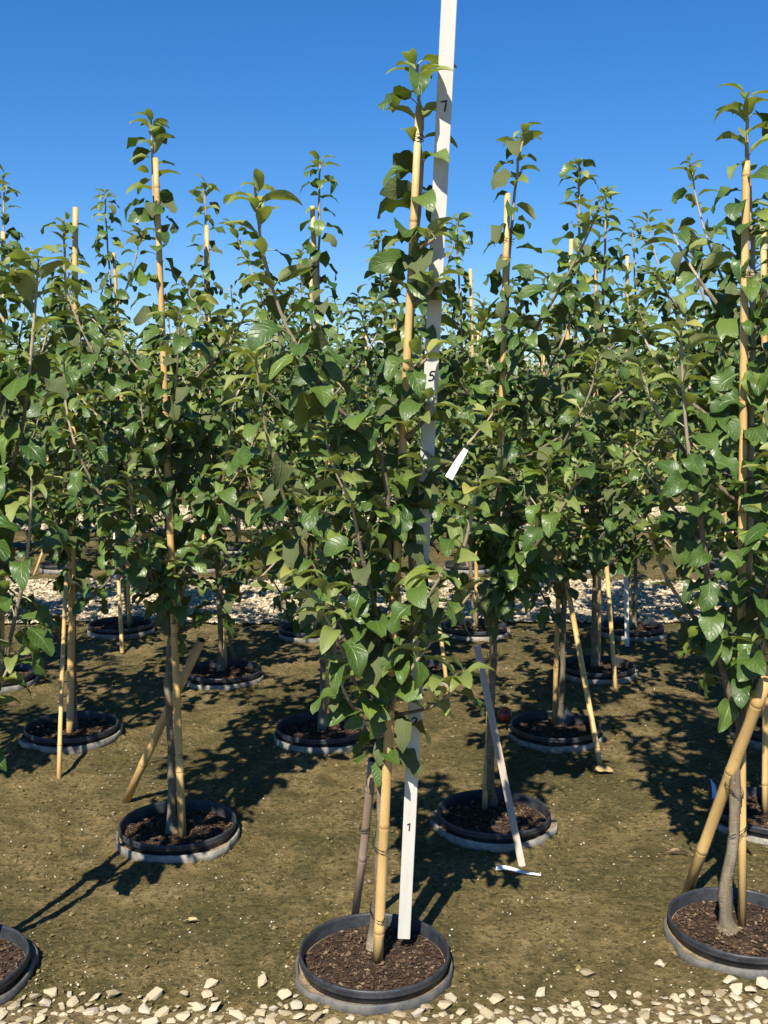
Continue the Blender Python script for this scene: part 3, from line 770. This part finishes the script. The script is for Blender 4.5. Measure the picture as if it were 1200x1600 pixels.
# remaining trees of the near bed
def rest(key, label, foot, tip, seed, n=6, **kw):
    x0, y0 = foot; x1, y1 = tip; Y = yy(key)
    r_ = random.Random(seed)
    tr = [base(key, x0, y0)] + [at(x0 + (x1 - x0) * t + r_.uniform(-5, 5), y0 + (y1 - y0) * t, Y + .03) for t in (.12, .3, .5, .75)] + [at(x1, y1 + 40, Y + .02), at(x1, y1, Y + .02)]
    return near_tree(key, label, tr, (), n_auto=n, seed=seed, **kw)[1]
kw = dict(spacing=0.0265, leaf_from=.7, auto_h=(.5, 1.7), auto_len=(.45, .95), spur=.28, size=.97)
ld = {}
for key, label, foot, tip, seed, n in (
    ('N', 'second row potted apple tree at the right edge behind the grey trunked tree', (1206, 1268), (1208, 330), 31, 6),
    ('O', 'second row potted apple tree just outside the left edge', (-229, 1300), (-235, 210), 32, 6),
    ('J', 'third row potted apple tree seen left of the front centre tree, tip above its stake', (503, 1138), (500, 252), 33, 7),
    ('D', 'third row potted apple tree right of centre standing beside a red apple', (875, 1130), (905, 255), 34, 7),
    ('G', 'third row potted apple tree at left on a raised sandy footing', (116, 1143), (100, 345), 35, 7),
    ('P', 'third row potted apple tree cut by the right edge', (1222, 1138), (1085, 372), 36, 6),
    ('U', 'third row potted apple tree outside the left edge', (-265, 1148), (-250, 290), 37, 5),
    ('H', 'fourth row potted apple tree left of centre with a thick dark trunk', (345, 1047), (320, 288), 38, 7),
    ('E', 'fourth row potted apple tree right of centre with a flared pale trunk foot', (930, 1040), (947, 300), 39, 7),
    ('K', 'fourth row potted apple tree mostly hidden behind the front centre tree', (652, 1048), (592, 365), 40, 7),
    ('Q', 'fourth row potted apple tree cut by the left edge, slim tip against sky', (-4, 1054), (6, 280), 41, 7),
    ('T', 'fourth row potted apple tree just outside the right edge', (1232, 1040), (1200, 320), 42, 6),
    ('I', 'fifth row potted apple tree at left with two canes at the gravel edge', (203, 976), (165, 300), 43, 7),
    ('V', 'fifth row potted apple tree just left of centre at the gravel edge', (487, 982), (470, 400), 44, 7),
    ('X', 'fifth row potted apple tree right of centre at the gravel edge', (742, 980), (715, 350), 45, 7),
    ('Z', 'fifth row potted apple tree at right with a thin white lath at its pot', (990, 980), (990, 352), 46, 7),
    ('Y', 'fifth row potted apple tree just outside the right edge', (1255, 980), (1165, 400), 47, 6),
    ('AA', 'fifth row potted apple tree just outside the left edge', (-70, 982), (-30, 380), 48, 6)):
    r0 = 0.019 if key in 'HE' else 0.015
    ld[key] = rest(key, label, foot, tip, seed, n + 9, r0=r0, **kw)
# upright canes: foot pixel, top pixel
for key, what, foot, top, ra, rb, seed in (
    ('N', 'second row tree at the right edge', (1195, 1272), (1192, 330), .012, .011, 51),
    ('O', 'second row tree outside the left edge', (-222, 1300), (-228, 260), .013, .011, 52),
    ('J', 'third row tree left of the front centre tree', (512, 1136), (488, 322), .0145, .011, 53),
    ('D', 'third row tree beside the red apple', (866, 1130), (893, 372), .012, .010, 54),
    ('G', 'third row tree at left on the sandy footing', (109, 1152), (118, 324), .0165, .012, 55),
    ('P', 'third row tree cut by the right edge', (1216, 1140), (1190, 350), .012, .010, 56),
    ('H', 'fourth row tree with the thick dark trunk', (352, 1045), (323, 352), .012, .011, 57),
    ('E', 'fourth row tree with the flared trunk foot', (936, 1038), (930, 400), .010, .009, 58),
    ('K', 'fourth row tree hidden behind the front centre tree', (655, 1048), (610, 420), .012, .011, 59),
    ('Q', 'fourth row tree cut by the left edge', (3, 1056), (5, 362), .0125, .011, 60),
    ('T', 'fourth row tree outside the right edge', (1238, 1042), (1188, 345), .012, .011, 61),
    ('I', 'fifth row tree at left by the gravel', (202, 982), (178, 395), .013, .011, 62),
    ('V', 'fifth row tree just left of centre by the gravel', (490, 984), (486, 430), .013, .011, 63),
    ('X', 'fifth row tree right of centre by the gravel', (745, 982), (735, 420), .013, .011, 64),
    ('Z', 'fifth row tree at right by the gravel', (984, 982), (980, 400), .013, .011, 65)):
    cane('upright bamboo stake tied to the ' + what, gp(foot[0], foot[1], .03), at(top[0], top[1], yy(key)), ra, rb, seed=seed, ties=(.35, .9), tie_to=ld[key])
# brace canes standing in the mud
for label, g0, t1, dy, ra, rb, mat, seed in (
    ('thin pale cane standing in the mud in front of the third row left pot', (92, 1218), (104, 895), ('G', -.12), .0098, .0085, None, 71),
    ('yellow brace cane leaning away from the pot beside the red apple', (938, 1197), (882, 890), ('D', -.05), .0125, .0115, None, 72),
    ('yellow brace cane in front of the fourth row pot with flared trunk', (962, 1077), (947, 872), ('E', -.06), .0125, .0115, None, 73),
    ('yellow brace cane leaning behind the measuring stick', (700, 1084), (680, 935), ('K', -.05), .0115, .011, None, 74),
    ('slim yellow cane in front of the fifth row pot at left', (191, 1021), (182, 825), ('I', -.08), .0125, .012, None, 75),
    ('grey weathered cane beside the third row stake left of centre', (524, 1128), (520, 925), ('J', .02), .012, .012, M_BAMBOO_GREY, 76),
    ('brown leaning stick behind the fourth row tree left of centre', (366, 1034), (352, 960), ('H', .1), .009, .009, M_BAMBOO_GREY, 77)):
    cane(label, gp(g0[0], g0[1], 0.0 if seed not in (76, 77) else .03), at(t1[0], t1[1], yy(dy[0]) + dy[1]), ra, rb, mat, seed, ties=(.3,) if seed in (72, 73) else ())

# socket pots sunk in the mud
for i, k in enumerate(POS):
    o = link('socket_pot', SOCK_ME[i % 3], None, POS[k], label='dusty grey outer socket pot sunk in mud around the ' + WHO[k].replace(', ', ' '), cat='socket pot', group='outer socket pots of the near bed')
    o['label'] = ' '.join(o['label'].split()[:16])
    o.rotation_euler.z = {'A': R(165), 'B': R(10), 'L': R(200), 'C': R(25)}.get(k, rng.uniform(0, 6.28))
    if k == 'A': o.data = SOCK_DARK; o.rotation_euler.z = R(-112)
    if k == 'B': o.data = SOCK_ME[0]; o.rotation_euler.z = R(-5)
    if k in 'LM': o.data = SOCK_DARK; o.rotation_euler.z = R(-110)
    if k == 'C': o.data = SOCK_ME[1]; o.rotation_euler.z = R(-30)

# ------------------------------------------------------------------ measuring stick
M_WHITE = mat_simple('white_painted_lath', (0.60, 0.58, 0.52), 0.6, 0.12, 18, bump=0.15, bscale=80, stretch=(1, 1, .1))
M_INK = mat_simple('marker_ink', (0.012, 0.010, 0.03), 0.6, 0.2, bump=0)
M_LATH = mat_simple('grey_wood_lath', (0.42, 0.35, 0.28), 0.8, 0.3, 25, bump=0.4, stretch=(1, 1, .06))
def box_mesh(name, w, t, l, mat, bev=0.0012):
    bm = bmesh.new(); bmesh.ops.create_cube(bm, size=1.0)
    for v in bm.verts: v.co = Vector((v.co.x * w, v.co.y * t, (v.co.z + .5) * l))
    bmesh.ops.bevel(bm, geom=list(bm.edges), offset=bev, segments=1, affect='EDGES')
    me = bpy.data.meshes.new(name); bm.to_mesh(me); bm.free(); me.materials.append(mat); return me
sb, st_ = at(631, 1466, 2.80), at(697, 100, 2.44)
dr = (st_ - sb).normalized(); full = (st_ - sb).length / (1463 - 100) * 1.0
stick = empty('measuring_stick', sb, label='white wooden measuring stick with handwritten foot numbers standing in the front centre pot', cat='measuring stick')
zax = dr; yax = Vector((0.0, 1, 0)); xax = yax.cross(zax).normalized(); yax = zax.cross(xax).normalized()
stick.rotation_mode = 'QUATERNION'; stick.rotation_quaternion = Matrix((xax, yax, zax)).transposed().to_quaternion()
LEN = 2.62
link('lath', box_mesh('lath', 0.0345, 0.009, LEN, M_WHITE), stick)
GL = {'1': [[(-.22, .32), (.05, .5), (.0, -.5)]],
      '2': [[(-.3, .25), (-.1, .48), (.18, .42), (.25, .15), (-.05, -.2), (-.32, -.48), (.32, -.44)]],
      '5': [[(.38, .5), (.0, .45), (-.12, .08), (.15, .1), (.3, -.15), (.12, -.45), (-.25, -.5)]],
      '7': [[(-.32, .36), (.2, .5), (.14, .0), (.08, -.5)]]}
def numeral(ch, s, scale=0.022):
    V, Fc = [], []
    for stroke in GL[ch]:
        pts_ = smooth_path([Vector((x, 0, z)) * scale for x, z in stroke], 5 * len(stroke)) if ch in '25' else [Vector((x, 0, z)) * scale for x, z in stroke]
        for a, b in zip(pts_, pts_[1:]):
            d = (b - a).normalized(); nrm = Vector((-d.z, 0, d.x)) * 0.0017; a2, b2 = a - d * 0.001, b + d * 0.001
            o = len(V)
            for q in (a2 - nrm, b2 - nrm, b2 + nrm, a2 + nrm): V.append(q + Vector((0, -0.0003, 0)))
            for q in (a2 - nrm, b2 - nrm, b2 + nrm, a2 + nrm): V.append(q + Vector((0, 0.0004, 0)))
            Fc += [(o, o + 1, o + 2, o + 3), (o, o + 4, o + 5, o + 1), (o + 1, o + 5, o + 6, o + 2), (o + 2, o + 6, o + 7, o + 3), (o + 3, o + 7, o + 4, o)]
    link('numeral', mesh('numeral', V, Fc, [M_INK], False), stick, (0.0, -0.0049, s), label='handwritten black ' + ch)
def s_of(py):                                  # distance along the stick for a picture row
    lo, hi = 0.0, LEN
    for _ in range(40):
        mid_ = (lo + hi) / 2; q = sb + dr * mid_; d = q.y * CP - (q.z - H) * SP; v = q.y * SP + (q.z - H) * CP
        if 800 - F * v / d > py: lo = mid_
        else: hi = mid_
    return lo
for ch, py in (('1', 1291), ('2', 1126), ('5', 587), ('7', 166)): numeral(ch, s_of(py))
sm, fsm = lathe([(0.0, 0.0), (0.0035, 0.0), (0.0032, 0.0004)], 10)
smm = mesh('smudge', [(x, -z, y * 1.3) for x, y, z in sm], fsm, [mat_simple('ink_smudge', (0.30, 0.28, 0.25), 0.7, 0.2, bump=0)], False)
link('ink_smudge', smm, stick, (0.0, -0.0047, s_of(769)))

# grey lath brace, white lath stakes
def lath(label, p0, p1, w, t, mat, name='lath_stake'):
    d = p1 - p0; o = link(name, box_mesh(name, w, t, d.length, mat), None, p0, label=label, cat='stake', group='wooden laths')
    z = d.normalized(); x = Vector((0, 1, 0)).cross(z).normalized(); y = z.cross(x)
    o.rotation_mode = 'QUATERNION'; o.rotation_quaternion = Matrix((x, y, z)).transposed().to_quaternion(); return o
lath('grey weathered wooden lath leaning over the second row pot right of centre', gp(816, 1354, 0), at(745, 1008, yy('C') - .1), .024, .012, M_LATH)
lath('thin white lath standing in the mud before the fifth row pot at right', gp(980, 1010, 0), at(977, 850, yy('Z') - .2), .027, .008, M_WHITE)
lath('thin white lath among the far pots at the left', gp(179, 905, 0), at(180, 800, 9.3), .026, .008, M_WHITE)

# plastic tags
M_TAG = mat_simple('white_tag_plastic', (0.78, 0.78, 0.76), 0.45, 0.05, 20, bump=0.1)
M_BLUE = mat_simple('blue_tag_plastic', (0.22, 0.42, 0.62), 0.45, 0.1, 20, bump=0.1)
def strip(name, pts, w, mat, label, cat, nrm=Vector((0, -1, 0)), taper=(1, 1), group=None, th=0.0009):
    o = Vector(pts[0]); path = smooth_path(pts, 8); V, Fc = [], []
    n = len(path)
    for i, p in enumerate(path):
        d = (path[min(i + 1, n - 1)] - path[max(i - 1, 0)]).normalized(); s = d.cross(nrm).normalized(); nn = s.cross(d).normalized()
        ww = w * 0.5 * (taper[0] + (taper[1] - taper[0]) * i / (n - 1))
        for a, b in ((-1, -1), (1, -1), (1, 1), (-1, 1)): V.append(p - o + s * ww * a + nn * th * b)
    for i in range(n - 1):
        for k in range(4): q = (k + 1) % 4; Fc.append((i * 4 + k, i * 4 + q, i * 4 + 4 + q, i * 4 + 4 + k))
    Fc += [(3, 2, 1, 0), tuple((n - 1) * 4 + k for k in range(4))]
    return link(name, mesh(name, V, Fc, [mat], False), None, o, label=label, cat=cat, group=group)
strip('plant_tag', [at(728, 702, 2.42), at(718, 718, 2.41), at(701, 747, 2.40)], .019, M_TAG, 'long white plastic tag hanging right of the measuring stick', 'tag', taper=(.6, 1))
strip('plant_tag', [at(266, 900, 3.82), at(264, 915, 3.80), at(267, 938, 3.79)], .026, M_TAG, 'small white tag hanging on the second row tree left of centre', 'tag', taper=(.3, 1))
strip('plant_tag', [at(255, 512, 3.93), at(256, 518, 3.92), at(256, 524, 3.92)], .014, M_TAG, 'tiny cream tag stuck to the dark stake at left', 'tag')
g0, g1 = gp(775, 1356, .012), gp(845, 1367, .006)
strip('plant_tag', [g0, g0.lerp(g1, .25) + Vector((0, 0, .006)), g0.lerp(g1, .6), g1], .022, M_TAG, 'white plastic plant tag lying on the mud by the grey lath', 'tag', nrm=Vector((0, -.25, 1)), taper=(1.1, .35))
strip('plant_tag', [gp(1122, 1258, .05), gp(1118, 1246, .07), gp(1114, 1222, .09)], .03, M_BLUE, 'pale blue tag stuck at the rim of the right edge pot', 'tag')
# flag of square mesh lying in pot D
strip('plastic_label', [gp(884, 1130, .04), gp(888, 1120, .06), gp(890, 1112, .07)], .06, mat_simple('dark_label', (.06, .065, .07), .4, .3, 60), 'dark square plastic label propped in the pot beside the red apple', 'label')

# dry leaves on the mud
def dry_leaf(px, py, L_, rot, label, col):
    V, Fc, UV, MI = leaf_geo(0.15, 0.5, 0.5, L_, L_ * 0.38, 0.012, 0.25, 0.5, 8, 4, random.Random(int(px)))
    m_ = mat_simple('dry_leaf', col, 0.8, 0.25, 50, bump=0.5, bscale=90)
    q = gp(px, py, 0.0); q.z = hgt(q.x, q.y) + .012
    o = link('fallen_leaf', mesh('fallen_leaf', V, Fc, [m_, m_, m_], True, MI, UV), None, q, label=label, cat='dead leaf'); o.rotation_euler = (0.5, -.05, rot)
dry_leaf(1083, 1341, .088, R(168), 'curled pinkish brown dead leaf on the mud left of the thick brace cane', (.50, .33, .20))
dry_leaf(925, 1207, .08, R(-10), 'crumpled tan dead leaf at the foot of the leaning yellow cane', (.34, .24, .10))
dry_leaf(288, 1443, .03, R(10), 'tiny tan dead leaf on the open mud at left', (.34, .28, .14))

# fallen apple, lying by the third row pot
def apple():
    prof = [(0.0, -.024), (.008, -.029), (.02, -.027), (.032, -.012), (.036, .006), (.031, .024), (.018, .031), (.007, .027), (0.0, .018)]
    V, Fc = lathe(prof, 24)
    m = NT('red_apple_skin', .3, .5); n = m.noise(25, 4)
    m.base(m.ramp(n, [(.35, (.28, .035, .03)), (.55, (.38, .06, .04)), (.75, (.42, .18, .08))]))
    q = gp(788, 1128, .0)
    r_ = empty('fallen_apple', (q.x, q.y, .036), label='small red apple lying in shade left of the third row pot', cat='apple')
    r_.rotation_euler = (.5, .3, 0)
    link('fruit', mesh('fruit', V, Fc, [m.m]), r_)
    V, Fc = tube([Vector((0, 0, .018)), Vector((.002, 0, .03)), Vector((.007, 0, .042))], [.0016, .0013, .0018], 5)
    link('stalk', mesh('stalk', V, Fc, [M_BARK]), r_)
apple()

# ------------------------------------------------------------------ beds beyond the gravel
def crown_arrays(seed, n_br, size, keep=1.0, tall=1.0):
    r_ = random.Random(seed); lead = [Vector((0, 0, .03))]
    for i in range(1, 12): lead.append(Vector((r_.uniform(-.02, .02), r_.uniform(-.02, .02), .03 + (2.35 * tall) * i / 11)))
    lead = smooth_path(lead, 20); paths = [(lead, .016, .004)]
    az = r_.uniform(0, 6)
    for i in range(n_br):
        az += 2.4; paths.append((auto_branch(lead, .46 + 1.3 * i / n_br, az, r_.uniform(.45, .9), r_, r_.uniform(14, 42)), .007, .003))
    tb = merge([tube(p, [a + (b - a) * i / (len(p) - 1) for i in range(len(p))], 4) for p, a, b in paths])
    VV, FF, UU, MM = [], [], [], []; off = 0
    for i, (p, a, b) in enumerate(paths):
        for (q, kind, sc, rot) in leaf_specs(p, .6 if i == 0 else .06, .030 / keep, r_, size, spur=.25):
            vs, fs, uv = r_.choice(LOW[kind])
            M3 = np.array(Euler(rot).to_matrix())
            VV.append(vs @ M3.T * sc + np.array(q)); FF.append(fs + off); off += len(vs); UU.append(uv); MM += [1 if kind == 'up' else 0] * len(fs)
    return tb, np.concatenate(VV), np.concatenate(FF), np.concatenate(UU), np.array(MM, dtype=np.int32)
VAR = [crown_arrays(900 + i, 14 + i % 2, 1.0) for i in range(7)]
TRUNKS = [mesh('trunk', v[0][0], v[0][1], [M_BARK]) for v in VAR]
CROWNS = [np_mesh('foliage', *v[1:], [M_LEAF, M_YOUNG]) for v in VAR]
FARCANE = cane_mesh(2.15, .013, .011, M_BAMBOO, 5, sides=6)
FARBRACE = cane_mesh(.62, .012, .012, M_BAMBOO, 6, sides=6)

proto = empty('potted_apple_tree', (0, 0, 0)); proto_parts = [link('pot', POT_FAR, proto), link('soil', SOIL_ME[0], proto), link('bark_mulch', MULCH_FAR, proto, kind='stuff'), link('trunk', TRUNKS[0], proto), link('foliage', CROWNS[0], proto, kind='stuff')]
first = [True]
def far_tree(x, y, v, label, group, socket=True, mulch=True):
    if first[0]: r, parts = proto, proto_parts; first[0] = False
    else:
        r = proto.copy(); COL.objects.link(r); parts = []
        for c in proto_parts:
            if c.name.startswith('bark_mulch') and not mulch: continue
            d = c.copy(); COL.objects.link(d); d.parent = r; parts.append(d)
    r.location = (x, y, 0); r.rotation_euler.z = rng.uniform(0, 6.28)
    s = rng.uniform(0.93, 1.08)
    for p in parts:
        b = p.name.split('.')[0]
        if b == 'trunk': p.data = TRUNKS[v]; p.scale = (1, 1, s)
        if b == 'foliage': p.data = CROWNS[v]; p.scale = (1, 1, s)
    tag(r, label, 'potted tree', group)
beds = [
    (9.3, 3, 'second bed', 'potted apple tree in the {} row of the bed just beyond the first gravel path', True),
    (14.8, 5, 'third bed', 'distant potted apple tree in the {} row beyond the second gravel path', False),
    (22.1, 5, 'fourth bed', 'far potted apple tree in the {} row beyond the third gravel path', False)]
ORD = ['front', 'second', 'middle', 'fourth', 'back']
NTH = 'first second third fourth fifth sixth seventh eighth ninth tenth eleventh twelfth'.split() + ['one'] * 30
for y0, rows, bname, text, sock in beds:
    for j in range(rows):
        y = y0 + j * 1.03; hw = 0.37 * y + 0.5; nth = 0
        x = -hw + (0.58 if j % 2 else 0) + rng.uniform(-.1, .1)
        o_ = ORD[j] if rows == 5 else ['front', 'middle', 'back'][j]
        while x < hw:
            xx, yy_ = x + rng.uniform(-.05, .05), y + rng.uniform(-.06, .06)
            inside = abs(xx) < 0.352 * yy_
            if inside: nth += 1
            w_ = (NTH[nth - 1] + ' from the left') if inside else ('outside the left edge' if xx < 0 else 'outside the right edge')
            tail = ', ' + w_ if sock else ''
            far_tree(xx, yy_, rng.randrange(7), text.format(o_).replace('potted apple tree in the', 'potted apple tree,').replace(' of the bed just', ' just') + tail if sock else text.format(o_), 'potted apple trees of the ' + bname, mulch=sock)
            if sock:
                link('socket_pot', SOCK_FAR, None, (xx, yy_, 0), label='grey socket pot, {} row past first gravel path'.format(o_) + tail, cat='socket pot', group='socket pots of the ' + bname)
            s = link('bamboo_stake', FARCANE, None, (xx + rng.uniform(-.05, .05), yy_ - .05, .03), label='upright bamboo stake in the {} row of the {}'.format(o_, bname) + tail, cat='stake', group='bamboo stakes of the ' + bname)
            s.rotation_euler = (rng.uniform(-.03, .03), rng.uniform(-.03, .03), 0); s.scale.z = rng.uniform(.92, 1.05)
            if sock and rng.random() < .5:
                s = link('bamboo_brace', FARBRACE, None, (xx + rng.choice((-.18, .2)), yy_ - .27, 0), label='short leaning brace cane in the {} row of the {}'.format(o_, bname) + tail, cat='stake', group='leaning brace canes of the ' + bname)
                s.rotation_euler = (-.35, -.3 if s.location.x > xx else .3, 0)
            x += 1.17
# the beds further off read as one mass
VV, FF, UU, MM = [], [], [], []; off = 0; tv = []
for y0 in (29.8, 37.2, 44.6, 56):
    rows = 5
    for j in range(rows):
        y = y0 + j * 1.05; hw = .38 * y + .5; x = -hw + (0.58 if j % 2 else 0)
        while x < hw:
            v = VAR[rng.randrange(7)]; a = rng.uniform(0, 6.28); ca, sa = math.cos(a), math.sin(a)
            Rz = np.array([[ca, -sa, 0], [sa, ca, 0], [0, 0, rng.uniform(.92, 1.08)]])
            sel = np.random.RandomState(int(x * 10 + y * 77) % 9999).rand(len(v[2]) // 10) < (.34 if y0 < 40 else .22)
            q = np.array(v[2]).reshape(-1, 10, 4)[sel].reshape(-1, 4); m_ = v[4].reshape(-1, 10)[sel].ravel()
            used = np.unique(q); remap = np.zeros(len(v[1]), dtype=np.int32); remap[used] = np.arange(len(used))
            sc = 1.25
            VV.append((v[1][used] @ Rz.T) + (x, y, 0)); FF.append(remap[q] + off); UU.append(v[3][used]); MM.append(m_); off += len(used)
            x += 1.17 if y0 < 40 else 1.7
link('distant_nursery_trees', np_mesh('distant_nursery_trees', np.concatenate(VV), np.concatenate(FF), np.concatenate(UU), np.concatenate(MM), [M_LEAF, M_YOUNG]), None,
     label='far rows of nursery trees merging into one green mass at the horizon', cat='distant trees', kind='stuff')
print('objects', len(bpy.data.objects))
